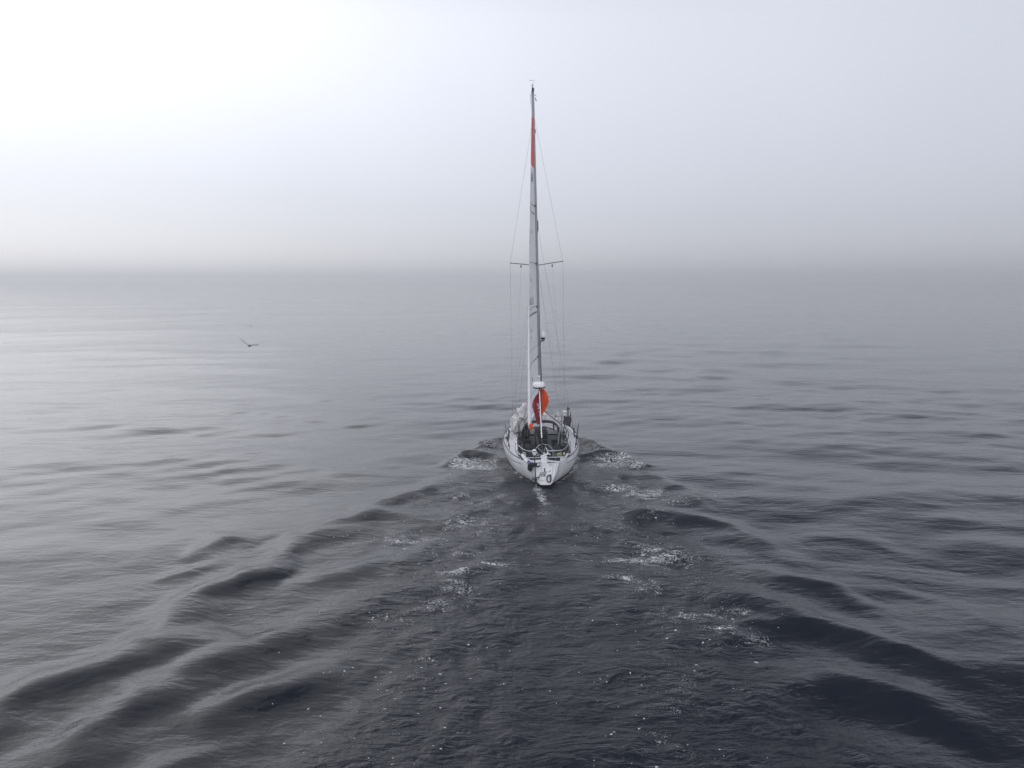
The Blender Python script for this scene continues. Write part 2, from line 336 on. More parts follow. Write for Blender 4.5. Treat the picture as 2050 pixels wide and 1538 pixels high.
# churned water in the wake: small real chop
chop = np.zeros_like(X)
for i in range(50):
    lam = 0.45 * (1.5 / 0.45) ** rng.random(); th = rng.random() * 6.283; k = 6.283 / lam
    res = np.clip(1.6 - 3.0 * k * np.maximum(dX, dY) / 6.283, 0, 1)
    chop += 0.0011 * lam * res * np.cos(k * (math.cos(th) * X + math.sin(th) * Y) + 1.1 * np.sin(0.9 * X + i) + rng.random() * 6.28)
H += chop * wake * 2.1 + chop * foam * 6.0
me = bpy.data.meshes.new('sea')
co = np.stack([X, Y, H], -1).reshape(-1, 3).astype(np.float32)
me.vertices.add(len(co)); me.vertices.foreach_set('co', co.ravel())
ii = (np.arange(ny - 1)[:, None] * nx + np.arange(nx - 1)[None, :]).ravel()
fc = np.stack([ii, ii + 1, ii + nx + 1, ii + nx], -1).astype(np.int32)
me.loops.add(fc.size); me.loops.foreach_set('vertex_index', fc.ravel())
me.polygons.add(len(fc)); me.polygons.foreach_set('loop_start', np.arange(0, fc.size, 4, dtype=np.int32))
me.polygons.foreach_set('use_smooth', np.ones(len(fc), dtype=bool)); me.update(calc_edges=True)
for nm, arr in (('foam', foam), ('rough', rough)):
    at = me.attributes.new(nm, 'FLOAT', 'POINT'); at.data.foreach_set('value', arr.ravel().astype(np.float32))
sea = bpy.data.objects.new('sea', me); COL.objects.link(sea)
tag(sea, 'dark grey sea with a V shaped ship wake, long ripples and flecks of foam', 'sea', kind='structure')
m = bpy.data.materials.new('sea water'); m.use_nodes = True; t = m.node_tree; b = t.nodes['Principled BSDF']; me.materials.append(m)
b.inputs['IOR'].default_value = 1.42; b.inputs['Roughness'].default_value = 0.06
tcn = N(t, 'ShaderNodeTexCoord'); P_ = tcn.outputs['Object']
aF = N(t, 'ShaderNodeAttribute', attribute_name='foam').outputs['Fac']; aR = N(t, 'ShaderNodeAttribute', attribute_name='rough').outputs['Fac']
def mapn(scale, rot=0):
    mp = N(t, 'ShaderNodeMapping'); t.links.new(P_, mp.inputs[0]); mp.inputs['Scale'].default_value = scale; mp.inputs['Rotation'].default_value = (0, 0, R(rot)); return mp.outputs[0]
def noisen(vec, sc, det, dist=0.0, rg=0.5):
    n = N(t, 'ShaderNodeTexNoise'); t.links.new(vec, n.inputs['Vector']); n.inputs['Scale'].default_value = sc
    n.inputs['Detail'].default_value = det; n.inputs['Distortion'].default_value = dist; n.inputs['Roughness'].default_value = rg; return n.outputs['Fac']
r1 = noisen(mapn((0.7, 1.4, 1), 6), 2.2, 5, 0.6, 0.55)       # ripples, decimetres
r2 = noisen(mapn((0.8, 1.2, 1), -12), 7.0, 4, 0.4, 0.55)     # small ripples
r3 = noisen(mapn((0.32, 1.0, 1), 5), 0.55, 3, 0.8)           # broad streaks on the open sea
hgt = mathn(t, 'MULTIPLY', mathn(t, 'ADD', mathn(t, 'MULTIPLY', r1, 0.12), mathn(t, 'MULTIPLY', r2, 0.034)), aR)
r4 = noisen(mapn((0.34, 1.0, 1), -4), 1.7, 5, 0.9, 0.6)         # ripples a metre long
hgt = mathn(t, 'ADD', hgt, mathn(t, 'MULTIPLY', r3, mathn(t, 'MULTIPLY_ADD', mathn(t, 'MINIMUM', aR, 0.25), 0.2, 0.02)))
hgt = mathn(t, 'ADD', hgt, mathn(t, 'MULTIPLY', r4, mathn(t, 'MULTIPLY_ADD', aR, 0.06, 0.012)))
# foam mask: lacy threads plus scattered flecks
n1 = noisen(mapn((1, 1.25, 1)), 4.2, 5, 1.8, 0.60)
lace = mathn(t, 'SUBTRACT', 1.0, mathn(t, 'MULTIPLY', mathn(t, 'ABSOLUTE', mathn(t, 'SUBTRACT', n1, 0.5)), 14.0), clamp=True)
patch = noisen(mapn((0.6, 1, 1)), 1.9, 5, 0.8, 0.62)
k1 = mathn(t, 'MULTIPLY', lace, mathn(t, 'MULTIPLY', aF, mathn(t, 'MULTIPLY_ADD', patch, 4.4, -1.30)))
fine = noisen(P_, 22, 3, 0.3)
k1 = mathn(t, 'MULTIPLY', k1, mathn(t, 'MULTIPLY_ADD', fine, 1.6, 0.2))
f1 = N(t, 'ShaderNodeMapRange', interpolation_type='SMOOTHSTEP'); t.links.new(k1, f1.inputs[0]); f1.inputs[1].default_value = 0.24; f1.inputs[2].default_value = 0.40
vo = N(t, 'ShaderNodeTexVoronoi'); vo.inputs['Scale'].default_value = 8.5; vo.inputs['Randomness'].default_value = 1.0
nv = N(t, 'ShaderNodeTexNoise'); t.links.new(P_, nv.inputs['Vector']); nv.inputs['Scale'].default_value = 9
va = N(t, 'ShaderNodeVectorMath', operation='MULTIPLY_ADD'); t.links.new(nv.outputs['Color'], va.inputs[0]); va.inputs[1].default_value = (0.14, 0.14, 0); t.links.new(P_, va.inputs[2])
fl = N(t, 'ShaderNodeVectorMath', operation='MULTIPLY'); t.links.new(va.outputs[0], fl.inputs[0]); fl.inputs[1].default_value = (0.8, 1.1, 0)
t.links.new(fl.outputs[0], vo.inputs['Vector'])
cs = N(t, 'ShaderNodeSeparateColor'); t.links.new(vo.outputs['Color'], cs.inputs[0])
keep = mathn(t, 'GREATER_THAN', mathn(t, 'MULTIPLY', mathn(t, 'MULTIPLY', aF, 1.15), mathn(t, 'MULTIPLY_ADD', patch, 3.2, -0.75)), mathn(t, 'MULTIPLY_ADD', cs.outputs[0], 0.50, 0.04))
size = mathn(t, 'MULTIPLY_ADD', mathn(t, 'POWER', cs.outputs[1], 3.0), 0.15, 0.06)
dot_ = mathn(t, 'MULTIPLY', mathn(t, 'LESS_THAN', vo.outputs['Distance'], size), keep)
FM = mathn(t, 'MAXIMUM', f1.outputs[0], mathn(t, 'MULTIPLY', dot_, 0.8), clamp=True)
FM = mathn(t, 'MULTIPLY', FM, 0.97)
mc = N(t, 'ShaderNodeMixRGB'); t.links.new(FM, mc.inputs[0]); mc.inputs[1].default_value = (0.0025, 0.006, 0.014, 1); mc.inputs[2].default_value = (0.80, 0.81, 0.84, 1)
t.links.new(mc.outputs[0], b.inputs['Base Color'])
t.links.new(mathn(t, 'MULTIPLY_ADD', FM, 0.6, 0.05), b.inputs['Roughness'])
hgt = mathn(t, 'ADD', hgt, mathn(t, 'MULTIPLY', FM, 0.02))
bp = N(t, 'ShaderNodeBump'); bp.inputs['Strength'].default_value = 1.0; bp.inputs['Distance'].default_value = 1.0
t.links.new(hgt, bp.inputs['Height']); t.links.new(bp.outputs[0], b.inputs['Normal'])

# ------------------------------------------------------------------ yacht
yacht = bpy.data.objects.new('sailing_yacht', None); COL.objects.link(yacht)
yacht.location = (TX, SY, 0); yacht.rotation_euler = (0, R(-1.4), 0)
tag(yacht, 'white sailing yacht seen from astern with grey mainsail and cluttered cockpit', 'yacht')
BM = Matrix.Translation((TX, SY, 0)) @ Matrix.Rotation(R(-1.4), 4, 'Y')
def onboard(mb, name, mat, base, label, cat, group=None, **k):
    o = mb.build(name, mat, mw=None, base=base, **k); o.matrix_world = BM @ Matrix.Translation(base)
    return tag(o, label, cat, group)
def root(name, base, label, cat, group=None):
    o = bpy.data.objects.new(name, None); COL.objects.link(o); o.matrix_world = BM @ Matrix.Translation(base)
    o.empty_display_size = 0.2; return tag(o, label, cat, group)
def sub(mb, name, mat, rt, base, **k):     # part of a thing lying on the yacht; mb in boat coordinates
    o = mb.build(name, mat, base=base, **k); o.location = (0, 0, 0); o.parent = rt; return o
LOA = 11.6
Bt = [(0, .62), (.35, .74), (.8, 1.02), (1.7, 1.40), (2.9, 1.70), (4.1, 1.86), (4.9, 1.92), (6.0, 1.84), (7.5, 1.55), (9.0, 1.08), (10.3, .58), (11.2, .2), (11.6, .02)]
def bsm(s): return sum(lerp(Bt, s + d_) for d_ in (-.35, -.15, 0, .15, .35)) / 5 if .6 < s < 11 else lerp(Bt, s)
Zt = [(0, .98), (1, .98), (3, 1.02), (6, 1.14), (9, 1.28), (11.6, 1.45)]
Kt = [(0, .07), (.6, -.05), (1.5, -.22), (3, -.42), (6, -.6), (8.5, -.5), (10, -.22), (10.8, .0), (11.25, .5), (11.6, 1.35)]
def zd(s): return lerp(Zt, s)
def rake(s, z): return s + (0.36 * (z - .07)) * max(0, 1 - s / 2.5)
def hullpt(s, t, sgn):
    b_ = bsm(s); z1 = zd(s); z0 = lerp(Kt, s)
    c = math.cos(t * math.pi / 2); sn = math.sin(t * math.pi / 2)
    p = .62 if s > 1.5 else .50 + .08 * s
    x = b_ * (c ** p if c > 0 else 0) * (1 + 0.035 * math.sin(min(1, t * 1.6) * math.pi))
    if s < 2: x *= 1 - (1 - s / 2) * 0.28 * sn      # pinched transom
    z = z1 + (z0 - z1) * sn ** 1.25
    return (sgn * x, rake(s, z), z)
ST = [0, .15, .35, .6, .8, 1.1, 1.5, 2, 2.5, 3, 3.5, 4, 4.5, 5, 5.5, 6, 6.5, 7, 7.5, 8, 8.5, 9, 9.5, 10, 10.4, 10.8, 11.1, 11.35, 11.6]
TT = [i / 22 for i in range(23)]
mb = MB()
for sgn in (-1, 1):
    mb.grid([[hullpt(s, t_, sgn) for t_ in TT] for s in ST])
# transom
tr = [[(hullpt(0, t_, 1)[0] * q, rake(0, hullpt(0, t_, 1)[2]), hullpt(0, t_, 1)[2]) for q in [j / 6 - 1 for j in range(13)]] for t_ in TT]
mb.grid(tr)
mb.mi = [1 if max(mb.v[i][2] for i in f_) < .10 else 0 for f_ in mb.f]
hull = mb.build('hull', [M['hull'], M['underside']], yacht)
md = hull.modifiers.new('weld', 'WELD'); md.merge_threshold = 0.002
# stripes and rubbing strake
for z_off, w_, nm, s0 in ((-.13, .016, 'hull_stripe', .9),):
    for sgn in (-1, 1):
        rows = []
        for i in range(60):
            s = s0 + (11.2 - s0) * i / 59
            tv = 0.16
            p = Vector(hullpt(s, tv, sgn)); q_ = Vector(hullpt(s, tv + .022, sgn))
            rows.append([p + Vector((sgn * .006, 0, 0)), q_ + Vector((sgn * .006, 0, 0))])
        MB().grid(rows).build(nm, M['stripe'], yacht)
for sgn in (-1, 1):
    MB().tube([(hullpt(s, 0, sgn)[0] * .985, hullpt(s, 0, sgn)[1], zd(s) + .025) for s in np.linspace(1.0, 11.5, 60)], .02, 6).build('toe_rail', M['darkmetal'], yacht)
# deck
def cw(s): return lerp([(.55, .58), (1.2, .82), (2.0, 1.0), (4.3, 1.0)], s)
C0, C1 = .55, 4.3
mb = MB()
def dk(s, x): return (x, rake(s, zd(s)), zd(s) + .05 * (1 - (x / max(.05, bsm(s))) ** 2))
for sgn in (-1, 1):
    mb.grid([[dk(s, sgn * (cw(s) + (bsm(s) - cw(s)) * j / 4)) for j in range(5)] for s in np.linspace(C0, C1, 30)])
mb.grid([[dk(s, bsm(s) * (j / 8 - 1)) for j in range(17)] for s in np.linspace(C1, 11.6, 50)])
mb.grid([[dk(s, bsm(s) * (j / 8 - 1)) for j in range(17)] for s in (0, .15, .35, C0)])
mb.build('deck', M['deck'], yacht)
# cockpit well
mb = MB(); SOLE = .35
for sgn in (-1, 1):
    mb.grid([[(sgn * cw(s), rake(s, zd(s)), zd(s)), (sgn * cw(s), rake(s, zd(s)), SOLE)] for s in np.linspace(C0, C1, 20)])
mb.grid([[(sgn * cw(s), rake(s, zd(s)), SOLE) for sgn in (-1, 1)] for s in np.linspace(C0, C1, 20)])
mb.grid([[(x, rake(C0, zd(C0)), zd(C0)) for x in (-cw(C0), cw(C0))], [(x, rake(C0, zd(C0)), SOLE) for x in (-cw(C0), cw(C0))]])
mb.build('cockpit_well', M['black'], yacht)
for sgn in (-1, 1):
    MB().box((sgn * .74, 3.2, .66), (.5, 2.1, .10)).build('seat', M['panel'], yacht, bevel=.02)
    MB().box((sgn * .52, 3.2, .48), (.03, 2.05, .25)).build('seat_front', M['charcoal'], yacht)
    # coaming
    rows = []
    for s in np.linspace(1.2, 4.6, 24):
        c_ = cw(s); z_ = zd(s); h_ = .13 + .12 * min(1, (s - 1.2) / 2.5)
        rows.append([(sgn * (c_ - .01), s + .1, z_ - .03), (sgn * (c_ + .01), s + .1, z_ + h_), (sgn * (c_ + .14), s + .1, z_ + h_ * .95), (sgn * (c_ + .22), s + .1, z_ + .02)])
    MB().grid(rows).build('coaming', M['deck'], yacht)
# coachroof
def roofrow(s):
    w_ = lerp([(4.3, 1.02), (6, .98), (8, .68), (9.3, .38)], s); h_ = lerp([(4.3, .36), (6, .36), (8, .26), (9.3, .02)], s); z_ = zd(s) + .02
    r_ = []
    for j in range(17):
        q = j / 8 - 1; a_ = abs(q)
        if a_ > .86: f_ = (1 - a_) / .14; r_.append((math.copysign(w_ - .10 * f_, q), s, z_ - .02 + (h_ * .82 + .02) * f_))
        else: r_.append(((w_ - .10) * q / .86, s, z_ + h_ * (.82 + .18 * (1 - (a_ / .86) ** 2))))
    return r_
MB().grid([roofrow(s) for s in np.linspace(4.3, 9.3, 26)]).build('coachroof', M['deck'], yacht)
for sgn in (-1, 1):
    mb = MB()
    for s0, s1 in ((4.8, 5.7), (5.9, 6.8)):
        mb.grid([[(sgn * (lerp([(4.3, 1.02), (6, .98), (8, .68)], s) - .035), s, zd(s) + .09), (sgn * (lerp([(4.3, 1.02), (6, .98), (8, .68)], s) - .062), s, zd(s) + .24)] for s in np.linspace(s0, s1, 6)])
    mb.build('side_window', M['black'], yacht)
# bulkheads and companionway
for sgn in (-1, 1):
    bh = MB().box((sgn * .67, 4.29, .98), (.66, .03, .74)).build('bulkhead', M['panel'], yacht, bevel=.01)
    mb = MB().box((sgn * .70, 4.268, 1.03), (.40, .02, .20)).box((sgn * .60, 4.266, .86), (.14, .02, .1))
    o = mb.build('locker_opening', M['black'], None, bevel=.004); o.parent = bh
    MB().box((sgn * .335, 4.26, 1.02), (.035, .05, .82)).build('companionway_frame', M['panel'], yacht)
MB().box((0, 4.33, .95), (.66, .03, 1.12)).build('companionway', M['black'], yacht)  # black slab painted for the shade inside the companionway opening
MB().box((0, 4.9, 1.56), (.62, 1.0, .04)).build('open_hatch_dark', M['black'], yacht, bevel=.01)  # black sheet standing for the darkness of the open hatch
MB().tube([(-.15, 3.6, .75), (-.28, 4.2, 1.55)], .035, 8).build('grab_post', M['charcoal'], yacht)
MB().box((-.16, 3.0, 1.0), (.10, .05, 1.25), rx(-25) @ ry_(-8)).build('washboard', M['charcoal'], yacht, bevel=.01)
# sprayhood
def hoop(w_, zt, zb, s, n=21, lean=0):
    r_ = []
    for j in range(n):
        a_ = math.pi * j / (n - 1); c_ = math.cos(a_); q = math.sin(a_)
        r_.append((-w_ * math.copysign(abs(c_) ** .62, c_), s + lean * (1 - q ** .7), zb + (zt - zb) * q ** .7))
    return r_
h0 = hoop(.97, 2.06, 1.16, 4.02, lean=.12); h1 = hoop(.95, 2.10, 1.22, 4.4, lean=.10); h2 = hoop(.90, 2.01, 1.25, 4.85, lean=-.05)
hood = bpy.data.objects.new('sprayhood', None); COL.objects.link(hood); hood.parent = yacht
o = MB().grid([h0, h1, h2]).build('canopy', M['navy'], hood, solid=.015)
base_ = []
for j in range(21):
    x_, _, _ = h2[j]; base_.append((x_ * 1.05, 5.45 - .75 * abs(x_) ** 1.6, 1.53 - .22 * abs(x_) ** 2))
def mixp(a_, b_, f_): return tuple(a_[i] * (1 - f_) + b_[i] * f_ for i in range(3))
mb = MB(); wb = MB()
cols = [(2, 5), (5, 9), (10, 11), (11, 15), (15, 18)]
mb.grid([[h2[j] for j in range(21)], [mixp(h2[j], base_[j], .10) for j in range(21)]])
mb.grid([[mixp(h2[j], base_[j], .90) for j in range(21)], [base_[j] for j in range(21)]])
for j0 in (2, 6, 10, 14, 18):
    for dj in (0,):
        a0, a1 = h2[j0], base_[j0]
        mb.tube([a0, a1], .03 if j0 not in (2, 18) else .05, 6)
o = mb.build('window_frame', M['navy'], hood, solid=.012)
MB().grid([[mixp(h2[j], base_[j], f_) for j in range(2, 19)] for f_ in (.11, .5, .89)]).build('window', M['vinyl'], hood)
for lo, hi in ((0, 3), (17, 21)):
    MB().grid([[h2[j] for j in range(lo, hi)], [base_[j] for j in range(lo, hi)]]).build('side_panel', M['navy'], hood)
MB().tube(h0, .022, 6).build('hoop', M['blackcloth'], hood)
# stern rails
rail = bpy.data.objects.new('stern_rail', None); COL.objects.link(rail); rail.parent = yacht
mb = MB()
mb.tube(spline([(-1.28, 2.2, 1.5), (-1.12, 1.5, 1.52), (-.92, .85, 1.5), (-.72, .62, 1.48), (-.45, .6, 1.48), (-.34, .6, 1.42), (-.26, .6, 1.25)]), .014, 6)
mb.tube(spline([(1.28, 2.2, 1.5), (1.12, 1.5, 1.52), (.92, .85, 1.5), (.72, .62, 1.48), (.3, .6, 1.48), (.1, .6, 1.48)]), .014, 6)
mb.tube(spline([(-1.28, 2.2, 1.24), (-1.1, 1.3, 1.22), (-.92, .72, 1.2), (-.78, .6, 1.18), (0, .6, 1.18), (.78, .6, 1.18), (.92, .72, 1.2), (1.1, 1.3, 1.22), (1.28, 2.2, 1.24)]), .014, 6)
mb.build('rail', M['steel'], rail)
for x_, y_ in ((-1.28, 2.2), (-.98, 1.0), (-.5, .6), (.98, 1.0), (.5, .6), (1.28, 2.2)):
    MB().tube([(x_ * 1.0, y_, zd(1)), (x_, y_, 1.5)], .013, 6).build('post', M['steel'], rail)
# stanchions and lifelines
for sgn in (-1, 1):
    for s in (3.3, 4.8, 6.3, 7.8, 9.2, 10.4):
        x_ = sgn * (bsm(s) - .07)
        MB().tube([(x_, s, zd(s)), (x_, s, zd(s) + .6)], .013, 6).build('stanchion', M['steel'], yacht)
    for hh in (.33, .59):
        MB().tube([(sgn * 1.28, 2.2, zd(2) + hh - .08)] + [(sgn * (bsm(s) - .07), s, zd(s) + hh) for s in (3.3, 4.8, 6.3, 7.8, 9.2, 10.4)], .005, 4).build('lifeline', M['wire'], yacht)
mb = MB()
mb.tube(spline([(-.5, 10.4, 2.0), (-.25, 11.2, 2.05), (0, 11.65, 2.05), (.25, 11.2, 2.05), (.5, 10.4, 2.0)]), .014, 6)
for x_, y_ in ((-.5, 10.4), (.5, 10.4), (-.2, 11.2), (.2, 11.2)): mb.tube([(x_, y_, 1.4), (x_, y_, 2.03)], .012, 6)
mb.build('bow_rail', M['steel'], yacht)
# rig
MX, MS = .06, 7.9
mast = MB().tube([(MX + .04, MS, 1.3), (MX + .03, MS, 6), (MX, MS, 12), (MX - .02, MS, 16), (MX - .03, MS, 18.45)], [.088, .088, .088, .085, .075], 14, ry=.12).build('mast', M['mast'], yacht)
def sub_(mb, name, mat, par, **k): return mb.build(name, mat, par, **k)
mb = MB().box((MX - .02, MS - .1, 18.5), (.12, .5, .10)).box((MX - .02, MS - .28, 18.42), (.06, .14, .12)).tube([(MX - .05, MS - .3, 18.5), (MX - .05, MS - .3, 18.75)], .02, 6)
mb.tube([(MX + .06, MS, 18.3), (MX + .17, MS, 18.22)], .012, 5).tube([(MX + .1, MS, 18.15), (MX + .15, MS, 17.98)], .02, 5)
mb.tube([(MX - .16, MS, 18.35), (MX - .14, MS, 18.25), (MX - .16, MS, 17.95), (MX - .12, MS, 17.85), (MX - .07, MS, 18.0), (MX - .07, MS, 18.3)], .007, 5)
sub_(mb, 'masthead_crane', M['darkmetal'], mast)
mb = MB().tube([(MX + .02, MS, 18.5), (MX + .03, MS, 18.95)], .006, 5).tube([(MX - .12, MS, 19.0), (MX + .02, MS, 18.98), (MX + .13, MS, 18.98)], .006, 5)
for k_ in range(3):
    w = 2 * math.pi * k_ / 3; mb.lathe((MX - .12 + .04 * math.cos(w), MS + .04 * math.sin(w), 19.0), [(.004, -.02), (.02, 0), (.004, .02)], 8)
sub_(mb, 'wind_sensor', M['greypost'], mast)
sub_(MB().box((MX + .115, MS - .02, 11.75), (.05, .06, .55)), 'mast_light', M['greypost'], mast, bevel=.01)
for z_ in (16.85,):
    sub_(MB().box((MX - .09, MS - .02, z_ - .35), (.06, .07, .2)).box((MX + .06, MS - .02, z_ - .35), (.05, .07, .2)), 'shroud_tang', M['darkmetal'], mast)
# spreaders
for sgn in (-1, 1):
    tip = (MX + sgn * 1.36, MS - .25, 9.86 + (.03 if sgn > 0 else .0))
    sp = MB().tube([(MX + sgn * .07, MS, 9.72), tip], .022, 6).box(tip, (.05, .05, .05)).build('spreader', M['darkmetal'], yacht)
    MB().tube([(MX + sgn * .82, MS - .12, 9.74), (MX + sgn * .82, MS - .12, 9.62)], .035, 6).build('flag_block', M['black'], sp)
cp = 7.6
WR = .0052
def wire(name, pts, r=WR, mat='wire'): return MB().tube(pts, r, 5).build(name, M[mat], yacht)
for sgn in (-1, 1):
    tip = (MX + sgn * 1.38, MS - .25, 9.86)
    wire('cap_shroud', [(MX + sgn * .05, MS, 17.1), tip, (sgn * 1.40, cp, 1.2)])
    wire('lower_shroud', [(MX + sgn * .07, MS, 9.7), (sgn * 1.22, cp - .35, 1.2)])
    wire('running_backstay', [(MX + sgn * .07, MS, 11.9 if sgn > 0 else 10.2), (sgn * 1.62, 3.4, 1.25)])
    wire('flag_halyard', [(MX + sgn * .82, MS - .12, 9.62), (sgn * 1.3, cp - .2, 1.3)], .003)
    for (x_, y_) in ((sgn * 1.40, cp), (sgn * 1.22, cp - .35)):
        MB().tube([(x_, y_, 1.15), (x_, y_, 1.5)], .016, 6).build('turnbuckle', M['darkmetal'], yacht)
    MB().tube([(sgn * 1.6, 3.6, 1.4), (sgn * 1.58, 3.9, 1.75)], .04, 6).build('block', M['black'], yacht)
wire('forestay', [(MX, 8.0, 17.2), (0, 11.5, 1.5)])
MB().tube([(MX, 8.1, 16.5), (.02, 9.5, 9.5), (0, 11.4, 1.9)], [.03, .06, .09], 8).build('furled_jib', M['whitecloth'], yacht)
for dx_, zt in ((.13, 12.0), (.17, 9.0), (.11, 15.0)):
    wire('halyard', [(MX + .06, MS - .03, zt), (MX + dx_ + .03, MS - .2, 1.6)], .006, 'ropedark')
# radar on the backstay
BS = [(MX - .03, 7.65, 18.45), (-.12, 1.95, 4.62), (-.13, 1.62, 3.9), (-.10, .8, 2.02), (-.07, .35, 1.0)]
wire('backstay', [BS[0], BS[1]], .007)
MB().tube([BS[1], BS[2], BS[3]], [.016, .020, .026], 8).build('backstay_tube', M['white'], yacht)
wire('backstay_lower', [BS[3], BS[4]], .008)
MB().tube([(-.12, .76, 1.92), (-.08, .70, 1.78), (-.11, .66, 1.66), (-.08, .62, 1.5), (-.08, .5, 1.36)], [.018, .035, .02, .035, .02], 8).build('backstay_tensioner', M['darkmetal'], yacht)
rc = (-.14, 1.98, 4.12)
rad = MB().lathe(rc, [(.02, 0), (.26, .0), (.285, .04), (.28, .12), (.255, .2), (.20, .235), (.10, .25), (.01, .252)], 32).build('radar_dome', M['white'], yacht)
MB().lathe((rc[0], rc[1], rc[2] - .012), [(.02, -.02), (.275, -.02), (.287, .0), (.287, .03), (.27, .035)], 32).build('seam_band', M['black'], rad)
MB().box((-.125, 1.68, 4.05), (.04, .08, .22)).tube([(-.12, 1.66, 4.02), (-.13, 1.9, 4.08)], .02, 6).build('mount', M['darkmetal'], rad)
MB().lathe((-.12, 1.93, 4.62), [(.01, -.04), (.04, -.02), (.045, .01), (.03, .04), (.005, .05)], 14).build('top_fitting', M['white'], rad)
# satellite dome on the mast
sat = MB().lathe((.33, 7.75, 5.92), [(.02, 0), (.105, .0), (.11, .04), (.11, .2), (.09, .28), (.05, .33), (.005, .35)], 20).build('satellite_dome', M['white'], yacht)
MB().lathe((.33, 7.75, 5.86), [(.02, -.03), (.112, -.03), (.118, .0), (.118, .05), (.1, .055)], 20).build('band', M['black'], sat)
MB().tube([(.12, 7.85, 5.4), (.2, 7.78, 5.7), (.33, 7.75, 5.8)], .025, 6).build('bracket', M['darkmetal'], sat)
MB().lathe((.33, 7.75, 5.70), [(.02, 0), (.06, 0), (.10, .12), (.02, .13)], 14).build('base', M['greypost'], sat)
wire('cable', [(.17, 7.7, 5.6), (.19, 7.6, 4.0), (.21, 7.5, 1.7)], .014, 'ropedark')
# boom and sail
BE = Vector((-.52, 3.75, 1.95)); GN = Vector((MX, 7.75, 2.15))
boom = MB().tube([GN, BE], .075, 12, ry=.1).build('boom', M['mast'], yacht)
ZT = 17.15
def sailpt(u, z, off=0.0):
    """u 0 leech .. 1 luff"""
    f_ = (z - 2.1) / (ZT - 2.1); f_ = max(0, min(1, f_))
    luff = Vector((MX - .02 - .02 * f_, 7.8, z))
    lb = Vector((BE.x, BE.y, z)); head = Vector((MX - .12, 7.50, z))
    le = lb.lerp(head, f_); le.x -= .22 * math.sin(f_ * math.pi) * (1 - f_ * .4) * .55
    le.y -= .35 * math.sin(f_ * math.pi)
    p = le.lerp(luff, u)
    camber = .035 * (luff - le).length * math.sin(math.pi * u)
    nrm_ = Vector(((luff - le).y, -(luff - le).x, 0)).normalized()
    wr = .012 * math.sin(z * 3.1 + u * 4) * math.sin(u * math.pi) + .006 * math.sin(z * 9 + u * 11) * math.sin(u * math.pi)
    return p + nrm_ * (off + wr - camber)
SEAM = 14.65
mb = MB(); zs = list(np.linspace(2.1, SEAM, 70))
sail = mb.grid([[sailpt(u, z) for u in np.linspace(0, 1, 15)] for z in zs]).build('mainsail', M['sail'], yacht)
MB().grid([[sailpt(u, z + (0 if z > SEAM else .1 * (1 - u))) for u in np.linspace(0, 1, 9)] for z in np.linspace(SEAM, ZT, 24)]).build('sail_head', M['coral'], sail)
MB().grid([[sailpt(0, z), sailpt(0, z) + Vector((-.02 - .11 * max(0, 1 - (z - 2.1) / 6.5) if z < 11 else -.02, -.02, 0))] for z in np.linspace(2.0, 11.5, 40)]).build('leech_flap', M['leech'], sail)
def band(z0, z1, hgt_, mat, nm, u0=.02, u1=.97, curve=0):
    rows = []
    for u in np.linspace(u0, u1, 13):
        zz = z0 + (z1 - z0) * u + curve * math.sin(math.pi * u)
        rows.append([sailpt(u, zz, .008), sailpt(u, zz + hgt_, .008)])
    return MB().grid(rows).build(nm, mat, sail)
for z0, z1 in ((12.55, 12.3),): band(z0, z1, .075, M['stripe'], 'batten_pocket', curve=-.05)
for z0, z1, h_ in ((7.05, 7.25, .09), (4.55, 4.85, .05), (7.42, 7.6, .03), (12.8, 12.72, .04), (9.85, 9.8, .03), (5.35, 5.5, .025), (3.0, 3.25, .03)): band(z0, z1, h_, M['stripe'], 'batten_pocket')
for z_ in (7.55, 4.9, 9.8, 12.75): MB().box(sailpt(.97, z_, .03), (.10, .06, .10)).build('luff_car', M['black'], sail)
for u, z_, h_ in ((.55, 11.3, .18), (.55, 8.85, .2), (.5, 6.3, .2), (.55, 3.8, .2), (.5, 6.0, .1), (.1, 5.2, .3), (.15, 10.1, .55), (.35, 10.8, .12), (.03, 8.3, .15), (.1, 4.1, .3)):
    MB().grid([[sailpt(u - .03, z_, .009), sailpt(u + .03, z_, .009)], [sailpt(u - .02, z_ + h_, .009), sailpt(u + .04, z_ + h_, .009)]]).build('reef_tie', M['stripe'], sail)
M['ink'] = pmat('faded ink', (0.14, 0.15, 0.17), 0.6, var=0.3, scale=9)
def text_mesh(txt, fitw, hgt_, shear=0.0, sp=1.0, off=0.0):
    cu = bpy.data.curves.new('t', 'FONT'); cu.body = txt; cu.size = 1; cu.shear = shear; cu.space_character = sp; cu.resolution_u = 3; cu.offset = off
    ob = bpy.data.objects.new('t', cu); COL.objects.link(ob)
    dg = bpy.context.evaluated_depsgraph_get(); dg.update()
    m_ = bpy.data.meshes.new_from_object(ob.evaluated_get(dg)); bpy.data.objects.remove(ob)
    v = np.array([tuple(x.co) for x in m_.vertices]); f_ = [tuple(p.vertices) for p in m_.polygons]
    v[:, 0] -= v[:, 0].min(); v[:, 1] -= v[:, 1].min()
    v[:, 0] *= fitw / v[:, 0].max(); v[:, 1] *= hgt_ / v[:, 1].max()
    return v, f_
def sail_text(txt, u0, u1, z0, h_, nm):
    v, f_ = text_mesh(txt, 1.0, h_)
    MB().add([sailpt(u0 + (u1 - u0) * p[0], z0 + p[1], .010) for p in v], f_).build(nm, M['ink'], sail, smooth=False)
sail_text('SAILS', .03, .72, 7.72, .36, 'lettering')
sail_text('GBR', .2, .85, 13.9, .42, 'lettering')
